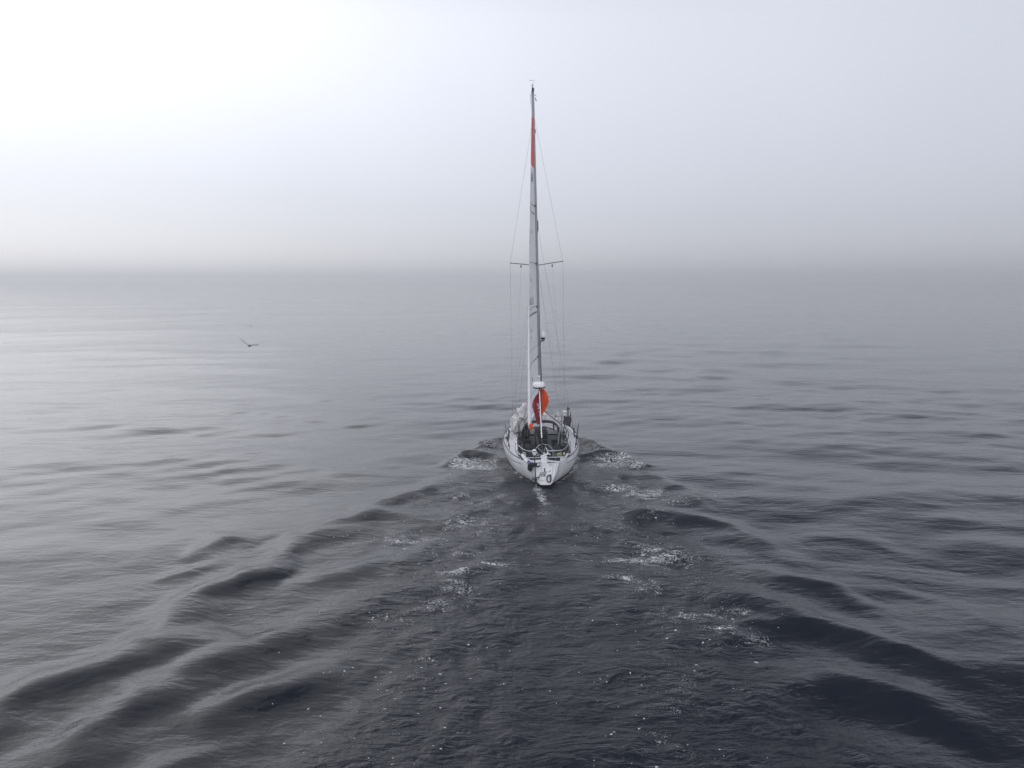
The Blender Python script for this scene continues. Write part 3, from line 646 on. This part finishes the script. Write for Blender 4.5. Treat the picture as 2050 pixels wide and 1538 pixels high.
# pile of flaked sail lashed on the port side deck
def cloth_blob(c, rad_, seed, n=44, m_=26, amp=.25, flat=.0):
    rows = []
    for i in range(m_ + 1):
        ph_ = math.pi * i / m_; r_ = []
        for j in range(n + 1):
            th = 2 * math.pi * (j % n) / n
            d_ = Vector((math.sin(ph_) * math.cos(th), math.sin(ph_) * math.sin(th), math.cos(ph_)))
            nn = noise.noise(d_ * 1.7 + Vector((seed, 0, 0))); nr = 1 - abs(noise.noise(d_ * 3.3 + Vector((0, seed, 0)))) * 2
            q = 1 + amp * nn * 1.6 + amp * .5 * nr + amp * .3 * noise.noise(d_ * 8 + Vector((seed, 3, 0)))
            p = Vector((d_.x * rad_[0], d_.y * rad_[1], d_.z * rad_[2])) * q
            if flat and p.z < -flat: p.z = -flat
            r_.append(p + Vector(c))
        rows.append(r_)
    return rows
bz = (-.98, 6.1, 1.2)
pile = root('folded_sail', bz, 'white folded sail heaped and lashed on the port side deck', 'folded sail')
mb = MB().grid(cloth_blob((-.80, 6.5, 1.95), (.34, .65, .50), 3, amp=.35)).grid(cloth_blob((-1.15, 6.0, 1.62), (.30, .6, .42), 9, amp=.3))
mb.grid(cloth_blob((-.72, 6.0, 1.75), (.28, .5, .34), 14, amp=.3))
sub(mb, 'cloth', M['whitecloth'], pile, bz)
rows = [[Vector((-1.5 + .7 * a_, 5.5 + .12 * math.sin(5 * a_), 1.28 + b_ * (.75 - .25 * a_) + .05 * math.sin(8 * a_ + b_))) for a_ in np.linspace(0, 1, 9)] for b_ in np.linspace(0, 1, 7)]
sub(MB().grid(rows), 'cloth_flap', M['whitecloth'], pile, bz, solid=.01)
mb = MB()
for x_, z_ in ((-.62, 1.9), (-.75, 2.0), (-.9, 2.1)):
    mb.tube(spline([(x_ + .2, 5.35, z_ + .15), (x_, 5.4, z_ - .12), (x_ - .12, 5.5, z_ - .42)]), .014, 6)
mb.tube(spline([(-1.1, 5.3, 1.95), (-1.0, 5.4, 2.05), (-.8, 5.5, 1.85), (-.7, 5.45, 1.4)]), .018, 6)
sub(mb, 'lashing', M['ropedark'], pile, bz)
sub(MB().grid(cloth_blob((-.55, 6.8, 2.47), (.16, .2, .10), 5, n=20, m_=12, amp=.3)), 'orange_patch', M['orange'], pile, bz)
# pale sail cloth on the starboard foredeck
fz = (.85, 7.0, 1.2)
heap = root('dropped_headsail', fz, 'white dropped headsail heaped on the starboard foredeck beside the mast', 'dropped sail')
def tri(p0, p1, p2, n=10, w=.05, seed=0):
    rows = []
    for i in range(n + 1):
        a_ = Vector(p0).lerp(Vector(p1), i / n); b_ = Vector(p0).lerp(Vector(p2), i / n)
        rows.append([a_.lerp(b_, j / n) + Vector((0, w * math.sin(j * 1.3 + seed) * i / n, w * math.sin(i + j * .9 + seed) * i / n)) for j in range(n + 1)])
    return rows
mb = MB().grid(tri((.95, 6.3, 2.2), (.55, 6.5, 1.45), (1.3, 6.4, 1.3), seed=1)).grid(tri((1.0, 6.9, 2.1), (.45, 7.2, 1.5), (1.35, 7.0, 1.35), seed=4)).grid(tri((.35, 6.4, 1.95), (.2, 5.9, 1.45), (.9, 5.8, 1.5), seed=7))
mb.grid(cloth_blob((.55, 7.3, 1.55), (.4, .8, .2), 21, n=30, m_=16, amp=.35)).grid(cloth_blob((.95, 5.9, 1.45), (.22, .6, .12), 23, n=30, m_=16, amp=.35))
sub(mb, 'cloth', M['whitecloth'], heap, fz, solid=.008)
mb = MB().tube(spline([(.3, 6.6, 2.1), (.6, 6.0, 1.95), (.95, 5.4, 1.75), (1.2, 4.9, 1.5)]), .02, 6).tube([(.32, 7.2, 2.7), (.75, 6.8, 1.9)], .008, 5)
sub(mb, 'sheet', M['ropedark'], heap, fz)
# rolled cloths / poles along both side decks
for sgn, nm in ((-1, 'port'), (1, 'starboard')):
    zb = (sgn * 1.55, 5.6, 1.15)
    pr = root('spinnaker_pole', zb, 'long white pole lashed along the %s rail' % nm, 'pole', 'spinnaker poles along the side rails')
    e0, e1 = Vector((sgn * 1.74, 4.4, 1.26)), Vector((sgn * 1.30, 7.0, 1.42))
    sub(MB().tube([e0, e1], .07, 12), 'pole', M['white'], pr, zb)
    sub(MB().tube([e0 - (e1 - e0).normalized() * .12, e0], [.03, .05], 8), 'end_fitting', M['darkmetal'], pr, zb)
    sub(MB().tube([e1, e1 + (e1 - e0).normalized() * .12], [.05, .03], 8), 'end_fitting', M['darkmetal'], pr, zb)
# steering wheel
wh = bpy.data.objects.new('steering_wheel', None); COL.objects.link(wh); wh.parent = yacht
wc = Vector((.0, 1.35, 1.16)); wr_ = rx(80)
MB().ring(wc, .43, .010, wr_, 40).build('rim', M['steel'], wh)
mb = MB()
for k_ in range(6):
    w = 2 * math.pi * k_ / 6 + .26; mb.tube([wc, wc + wr_ @ Vector((.43 * math.cos(w), .43 * math.sin(w), 0))], .008, 6)
mb.lathe(wc, [(.01, -.04), (.05, -.03), (.05, .03), (.01, .04)], 14, wr_)
mb.build('spoke', M['steel'], wh)
ped = MB().box((0, 1.55, .78), (.16, .14, .85)).build('pedestal', M['greypost'], yacht, bevel=.02)
MB().lathe((0, 1.55, 1.2), [(.02, 0), (.09, 0), (.10, .05), (.08, .11), (.01, .14)], 16).build('compass', M['black'], ped)
# stern post block with white grip tube, steps and panel on the transom
TN = rx(-20)
def tp(x, z, off=0.0):                     # point on the raked transom
    return Vector((x, rake(0, z) - off, z))
blk = MB().box(tp(-.03, 1.12, -.02), (.27, .14, .36), TN).box(tp(.02, .80, .02), (.34, .06, .36), TN).build('stern_block', M['hull'], yacht, bevel=.015)
MB().tube([tp(-.19, 1.27, .06), tp(.16, 1.38, .02)], .035, 10).tube([tp(.16, 1.38, .02), tp(.26, 1.33, .0)], .022, 8).tube([tp(.16, 1.38, .02), tp(.1, 1.55, -.3)], .018, 8).build('grip_tube', M['white'], blk)
MB().box(tp(-.02, .72, .065), (.05, .02, .16), TN).build('vent_slot', M['black'], blk)
MB().box(tp(-.05, .60, .03), (.22, .05, .02), TN).build('step', M['stripe'], yacht)
mb = MB()
for pts in ([tp(.10, .84, .012), tp(.22, .86, .012), tp(.36, .91, .012)], [tp(.37, .98, .012), tp(.34, .7, .012), tp(.29, .5, .012), tp(.23, .3, .012)],
            [tp(.50, .97, .012), tp(.46, .62, .012), tp(.34, .25, .012)]):
    mb.tube(pts, .006, 5)
mb.build('transom_line', M['stripe'], yacht)
MB().ring(tp(.21, .66, .02), .026, .009, rx(70), 16).build('port_fitting', M['stripe'], yacht)
MB().ring(tp(.22, .50, .02), .030, .010, rx(70), 16).build('port_fitting', M['greypost'], yacht)
for x_ in (.19, .26): MB().box(tp(x_, .93, .008), (.04, .02, .03), TN).build('scupper', M['black'], yacht)
v, f_ = text_mesh('Jos', .34, .24, shear=.25, off=.022)
MB().add([tp(-.31 + p[0], .38 + p[1], .010) for p in v], f_).build('lettering', M['black'], yacht, smooth=False)
v, f_ = text_mesh('HULL', .22, .05)
MB().add([tp(-.26 + p[0], .26 + p[1], .010) for p in v], f_).build('lettering', M['ink'], yacht, smooth=False)
# self steering gear
ssg = bpy.data.objects.new('self_steering_gear', None); COL.objects.link(ssg); ssg.parent = yacht
MB().tube([(-.46, -.02, 1.62), (-.45, -.03, 1.0), (-.43, -.06, .4), (-.42, -.08, .12)], [.024, .024, .026, .03], 10).build('shaft', M['darkmetal'], ssg)
MB().tube([(-.42, -.08, .14), (-.40, -.10, -.5)], .045, 10, ry=.09).build('rudder_blade', M['greypost'], ssg)
hd = MB().lathe((-.46, -.02, 1.60), [(.01, -.16), (.05, -.15), (.085, -.08), (.095, .0), (.075, .08), (.02, .11)], 16).build('head', M['white'], ssg)
MB().box((-.46, -.11, 1.63), (.12, .05, .035)).build('slot', M['black'], hd)
mb = MB().box((-.45, .12, .98), (.20, .26, .13)).tube([(-.5, .1, .93), (-.62, .12, .99), (-.72, .22, .93)], .045, 8).tube([(-.38, .05, .92), (-.27, .08, .9), (-.22, .15, .95)], .03, 8)
mb.build('bracket', M['blackcloth'], ssg, bevel=.02)
mb = MB().ring((-.51, -.05, .40), .065, .018, rx(20), 20).ring((-.35, -.05, .42), .06, .016, rx(25), 20).box((-.43, -.05, .36), (.10, .07, .14)).tube([(-.34, -.03, .44), (-.30, .02, .48)], .016, 6)
mb.build('lower_clamp', M['black'], ssg)
# winches
for sgn in (-1, 1):
    for s in (2.0, 2.9, 3.8):
        c_ = (sgn * (cw(s) + .08), s, zd(s) + .20)
        MB().lathe(c_, [(.02, 0), (.075, 0), (.075, .03), (.05, .06), (.05, .12), (.07, .15), (.07, .17), (.01, .18)], 16).build('winch', M['darkmetal'], yacht)
# running rigging cluttering the side decks
rr = random.Random(5)
for sgn in (-1, 1):
    for k_ in range(15):
        x0 = rr.uniform(.93, 1.22); pts = []
        for q in np.linspace(0, 1, 8):
            s = 1.0 + q * rr.uniform(3.4, 5.0) if False else 1.0 + q * 4.2
            pts.append((sgn * (min(x0, bsm(s) - .15) + rr.uniform(-.07, .07)), s, zd(s) + .22 * min(1, q * 3) + rr.uniform(.0, .10)))
        MB().tube(spline(pts, 5), rr.choice((.009, .012, .016)), 5).build('sheet', M[rr.choice(('rope', 'ropedark', 'ropedark', 'black', 'black'))], yacht)
for x_, y_, z_, mt in ((-1.02, 1.5, 1.38, 'ropedark'), (-1.10, 2.0, 1.35, 'black'), (-.88, .9, 1.35, 'rope'), (1.05, 1.5, 1.36, 'black'), (1.12, 2.1, 1.38, 'ropedark'), (.9, .95, 1.36, 'ropedark'),
                       (1.08, 2.7, 1.36, 'rope'), (1.12, 3.4, 1.4, 'black'), (-1.1, 2.8, 1.36, 'ropedark'), (-1.1, 3.6, 1.42, 'black'), (.34, 2.6, .9, 'ropedark'), (-.3, 2.3, .9, 'rope')):
    mb = MB()
    for k_ in range(3): mb.ring((x_ + rr.uniform(-.02, .02), y_ + .02 * k_, z_ - .12), .07, .014, rx(80) @ rz(rr.uniform(-20, 20)), 14, 5, sq=1.9)
    mb.build('line_hank', M[mt], yacht)
for k_ in range(8):                        # blocks, cleats and jammers along both coamings
    for sgn in (-1, 1):
        s_ = 1.3 + k_ * .42; MB().box((sgn * (cw(s_) + rr.uniform(.0, .14)), s_ + .1, zd(s_) + .24), (rr.uniform(.05, .12), rr.uniform(.06, .14), rr.uniform(.05, .11)), rz(rr.uniform(-40, 40))).build('jammer', M[rr.choice(('black', 'darkmetal', 'charcoal'))], yacht, bevel=.012)
# starboard antenna post and crossbar
ap = MB().tube([(1.0, 4.0, 1.05), (1.0, 4.0, 2.36)], .022, 8).tube([(.71, 4, 2.36), (1.45, 4, 2.35)], .02, 8).build('antenna_post', M['greypost'], yacht)
MB().lathe((.71, 4, 2.36), [(.01, -.03), (.045, -.02), (.05, .02), (.01, .04)], 12, ry_(90)).build('end_cap', M['black'], ap)
MB().lathe((1.15, 4, 2.38), [(.03, 0), (.035, .14), (.055, .17), (.10, .19), (.105, .215), (.08, .24), (.01, .25)], 20).build('mushroom_antenna', M['white'], ap)
MB().tube([(1.32, 4, 2.36), (1.33, 4, 2.75)], .028, 8).box((1.33, 4, 2.70), (.16, .05, .045)).tube([(1.33, 4, 2.7), (1.32, 4, 2.86)], [.035, .012], 8).build('stern_light', M['black'], ap)
MB().tube([(1.45, 4, 2.35), (1.45, 4, 2.55)], [.03, .015], 8).build('whip_base', M['darkmetal'], ap)
MB().grid([[(1.10 + .36 * u + .03 * math.sin(5 * w), 4.03 + .05 * math.sin(4 * u + 3 * w), 2.33 - w * (.55 - .2 * (1 - u))) for u in np.linspace(0, 1, 8)] for w in np.linspace(0, 1, 8)]).build('dodger_flap', M['charcoal'], ap, solid=.008)
MB().tube([(.93, 3.9, 2.15), (.86, 3.3, 1.85), (.72, 2.5, 1.3)], .022, 8).build('boat_hook_pole', M['greypost'], yacht)
for x_, y_, z_ in ((1.05, 3.6, 1.9), (1.12, 3.2, 1.7), (.98, 2.6, 1.6), (1.2, 3.0, 1.6)):
    MB().tube(spline([(x_, y_, z_ + .3), (x_ + .06, y_ - .02, z_), (x_ - .05, y_ - .06, z_ - .35), (x_ + .04, y_ - .1, z_ - .6)]), .018, 6).build('hanging_rope', M['ropedark'], yacht)
lp = MB().tube([(-1.12, 5.0, 1.15), (-1.10, 5.0, 2.02)], .03, 8).tube([(-1.0, 5.0, 1.2), (-1.09, 5.0, 1.9)], .02, 8).build('port_post', M['greypost'], yacht)
MB().grid(cloth_blob((-1.02, 4.98, 1.95), (.10, .08, .10), 31, n=16, m_=10, amp=.4)).build('coiled_line', M['rope'], lp)
# ------------------------------------------------------------------ things carried on board
fb = (-.12, 1.78, 3.95)
def flagpt(u, v_):                         # u across (hoist right), v down; gathered into hanging folds
    w_ = .46 * math.sin(min(1, .30 + v_ * 1.6) * math.pi * .5) if v_ < .45 else .46 * (1 - (v_ - .45) * .95)
    yb = 1.80 - .55 * v_ * .8
    x_ = -.02 - w_ * (1 - u) - .06 * v_ + .06 * v_ * u
    return (x_ + .035 * math.sin(9 * u + 3 * v_), yb + .07 * math.sin(14 * u + 2.5 * v_) + .02 * math.sin(9 * v_), 4.06 - 1.46 * v_ + .10 * (u - 1) * (1 - v_) * 2.2 - .10 * math.sin(5 * u) * v_)
def ujack(i, j, nI=56, nJ=40):
    v_ = i / nI; u = j / nJ
    if not (.36 < v_ < .80 and .50 < u < .86): return 0
    a_ = (v_ - .36) / .44 - .5; b_ = (u - .50) / .36 - .5
    if abs(a_) < .09 or abs(b_) < .09: return 0
    if abs(a_) < .17 or abs(b_) < .17: return 1
    if abs(abs(a_) - abs(b_)) < .07: return 1
    return 2
mb = MB().grid([[flagpt(j / 40, i / 56) for j in range(41)] for i in range(57)], mifn=ujack)
onboard(mb, 'ensign_flag', [M['maroon'], M['uwhite'], M['ublue']], fb, 'dark red ensign hanging in folds from the backstay under the radar dome', 'flag')
ob = (.15, 2.2, 4.0)
rows = []
for i in range(25):
    v_ = i / 24; z_ = 4.08 - 1.30 * v_
    xr = lerp([(0, .10), (.12, .20), (.3, .29), (.5, .30), (.7, .20), (.85, .10), (1, -.02)], v_)
    rows.append([(-.06 + (xr + .06) * q, 2.2 - .16 * math.sin(q * 2.6) + .04 * math.sin(7 * v_ + 4 * q), z_ - .10 * q * (1 - v_) + .02 * math.sin(9 * q)) for q in np.linspace(0, 1, 14)])
onboard(MB().grid(rows), 'signal_cloth', M['orange'], ob, 'bright orange cloth billowing to the right of the backstay pole', 'cloth', solid=.006)
og = (-.47, 3.6, 1.9)
onboard(MB().grid(cloth_blob((-.50, 3.58, 1.95), (.075, .08, .17), 41, n=20, m_=14, amp=.3)), 'throw_bag', M['orange'], og, 'small orange bag hanging under the foot of the mainsail', 'bag')
# dan buoys upright at both quarters
for sgn, nm in ((-1, 'port'), (1, 'starboard')):
    s_ = 2.8; b0 = (sgn * 1.56, s_, 1.05)
    rt = root('marker_pole', b0, 'thin dark upright marker pole clamped at the %s quarter' % nm, 'marker pole', 'marker poles at the quarters')
    tip = Vector((sgn * 1.74, s_, 2.25)); b_ = Vector(b0)
    sub(MB().tube([b_, b_.lerp(tip, .55), tip], [.02, .02, .012], 8), 'pole', M['charcoal'], rt, b0)
    sub(MB().tube([b_.lerp(tip, .12), b_.lerp(tip, .2)], .04, 8), 'clamp', M['black'], rt, b0)
    sub(MB().tube([b_.lerp(tip, .36), b_.lerp(tip, .46)], .045, 8), 'float', M['black'], rt, b0)
# black rope coil on the transom
cz = tuple(tp(.15, .37, .05))
rt = root('rope_coil', cz, 'black coil of rope hung on the starboard side of the transom', 'rope coil')
mb = MB()
for k_ in range(4): mb.ring(tp(.145 + .006 * k_, .36, .05 + .012 * k_), .085 + .006 * (k_ % 2), .016, rx(72) , 28, sq=1.75)
sub(mb, 'coil', M['black'], rt, cz)
sub(MB().tube(spline([tp(.20, .52, .05), tp(.23, .40, .07), tp(.22, .26, .07), tp(.17, .2, .06)]), .026, 8), 'loose_end', M['black'], rt, cz)
# fender, blue line, dark bag at the port quarter
fz = (-.86, 1.0, 1.05)
rt = root('fender', fz, 'white fender lying on the port quarter beside the stern rail', 'fender')
e0, e1 = Vector((-.98, 1.05, 1.22)), Vector((-.76, .42, 1.02)); dd_ = (e1 - e0)
sub(MB().tube([e0 + dd_ * q for q in (0, .05, .2, .6, .85, 1)], [.02, .07, .085, .065, .05, .03], 12), 'body', M['white'], rt, fz)
sub(MB().tube([e0 + dd_ * q for q in (.98, 1.04, 1.12)], [.03, .035, .02], 8), 'eye', M['blue'], rt, fz)
onboard(MB().tube(spline([(-.84, .62, 1.03), (-.72, .48, 1.06), (-.62, .35, 1.0), (-.70, .28, .98), (-.60, .22, 1.02), (-.55, .30, 1.04)]), .03, 8), 'blue_line', M['blue'], (-.7, .4, 1.0), 'blue line bundled on the stern corner beside the white fender', 'rope')
onboard(MB().grid(cloth_blob((-.66, .12, .86), (.10, .10, .15), 51, n=20, m_=14, amp=.35)), 'stowage_pouch', M['blackcloth'], (-.66, .12, .75), 'small black pouch hanging over the port corner of the transom', 'pouch')
# bags and gear in the cockpit
onboard(MB().grid(cloth_blob((-.66, 2.7, .98), (.26, .42, .28), 61, amp=.25)), 'kit_bag', M['navy'], (-.66, 2.7, .71), 'large dark navy kit bag on the port cockpit seat', 'bag')
onboard(MB().grid(cloth_blob((-.50, 1.9, .84), (.22, .3, .28), 64, amp=.3)), 'kit_bag', M['charcoal'], (-.5, 1.9, .6), 'charcoal bag in the cockpit just left of the steering wheel', 'bag')
onboard(MB().grid(cloth_blob((-.72, 4.15, 1.50), (.13, .12, .26), 66, amp=.5)), 'harness', M['black'], (-.7, 4.1, 1.3), 'black harness hanging under the left side of the sprayhood', 'harness')
onboard(MB().grid(cloth_blob((.74, 1.4, 1.06), (.13, .15, .12), 71, n=24, m_=14, amp=.3)), 'rope_bundle', M['yellow'], (.74, 1.4, .95), 'pale yellow bundle of rope inside the starboard stern rail', 'rope')
onboard(MB().grid(cloth_blob((.85, 2.3, 1.0), (.24, .6, .28), 73, amp=.35)), 'kit_bag', M['blackcloth'], (.85, 2.3, .71), 'black bag under tangled ropes on the starboard cockpit seat', 'bag')
rows = [[Vector((.15, .72, 1.22)).lerp(Vector((.70, .78, 1.14)), a_).lerp(Vector((.20, .60, 1.0)).lerp(Vector((.44, .50, .82)), .5 + .5 * a_), b_) for a_ in np.linspace(0, 1, 8)] for b_ in np.linspace(0, 1, 8)]
rows = [[Vector((.16 + .54 * a_, .66 + .05 * math.sin(6 * a_ + b_), 1.20 - b_ * (.40 - .55 * abs(a_ - .52)) - .05 * a_)) for a_ in np.linspace(0, 1, 13)] for b_ in np.linspace(0, 1, 9)]
onboard(MB().grid(rows), 'dark_tarpaulin', M['navy'], (.44, .66, 1.2), 'dark tarpaulin with a pointed corner draped over the starboard stern rail', 'tarpaulin', solid=.01)
onboard(MB().tube(spline([(1.15, 1.3, 1.1), (1.05, 1.0, 1.2), (.98, .8, 1.16), (.9, .75, 1.02)]), .045, 8), 'white_fender_line', M['whitecloth'], (1.0, 1.0, 1.1), 'crumpled white cloth tied at the starboard end of the stern rail', 'cloth')

# ------------------------------------------------------------------ gulls
def gull(loc, sc_, lw, rw, head_az, label, group=None, pale=False):
    """one continuous body; wings are skinned on as tapered blades. lw/rw: lists of (out, up, back) joints of each wing"""
    rt = bpy.data.objects.new('gull', None); COL.objects.link(rt); rt.location = loc; rt.rotation_euler = (0, 0, R(head_az)); rt.scale = (sc_,) * 3
    tag(rt, label, 'bird', group)
    mb = MB().tube([(0, .30, .03), (0, .26, .035), (0, .20, .03), (0, .13, .01), (0, .03, 0), (0, -.08, 0), (0, -.17, .005), (0, -.25, .01)], [.008, .022, .04, .045, .065, .06, .035, .02], 12)
    mb.grid([[(-.02, -.2, .01), (.02, -.2, .01)], [(-.06, -.31, .012), (.06, -.31, .012)]])
    body = mb.build('body', M['gull'], rt)
    MB().tube([(0, .29, .03), (0, .335, .022)], [.010, .003], 6).build('beak', M['yellow'], body)
    for sg, js in ((-1, lw), (1, rw)):
        ch = [.18, .20, .17, .12, .03]
        top = []; lead = []
        for (o_, u_, bk), c_ in zip(js, ch):
            lead.append(Vector((sg * o_, .08 - bk, .03 + u_))); top.append(Vector((sg * o_, .08 - bk - c_, .02 + u_)))
        rows = [[a_, a_.lerp(b_, .35) + Vector((0, 0, .012)), b_] for a_, b_ in zip(lead, top)]
        MB().grid(rows).build('wing', M['gull'], rt, solid=.014)
    return rt
gull((-16.85, 45.5, 4.75), .98, [(.02, 0, 0), (.18, .12, -.03), (.34, .26, .0), (.46, .38, .05), (.60, .50, .14)],
     [(.02, 0, 0), (.18, .03, -.03), (.32, .02, .02), (.44, .02, .10), (.56, .06, .22)], 35, 'grey gull gliding low over the sea with its left wing raised')
W2 = [(.02, 0, 0), (.08, .03, 0), (.12, .05, .04), (.16, .04, .10), (.18, .02, .16)]
gull((-20.1, 53.9, 5.5), .42, W2, W2, 10, 'tiny dark bird beyond the gull, left one of the far pair', 'pair of far birds')
gull((-19.75, 53.9, 5.5), .42, W2, W2, -20, 'tiny dark bird beyond the gull, right one of the far pair', 'pair of far birds')

# ------------------------------------------------------------------ haze
hz = MB().box((0, 100, 10.0), (5600, 5600, 25.0)).build('haze', None, smooth=False)
hz.data.materials.clear(); hm = bpy.data.materials.new('haze'); hm.use_nodes = True; ht = hm.node_tree; ht.nodes.clear()
ho = N(ht, 'ShaderNodeOutputMaterial'); hv = N(ht, 'ShaderNodeVolumePrincipled')
hv.inputs['Color'].default_value = (0.975, 0.984, 1.0, 1); hv.inputs['Density'].default_value = 0.0013; hv.inputs['Anisotropy'].default_value = 0.52
ht.links.new(hv.outputs[0], ho.inputs['Volume']); hz.data.materials.append(hm); hz['kind'] = 'stuff'; hz['label'] = 'pale sea fog over the water'; hz['category'] = 'fog'
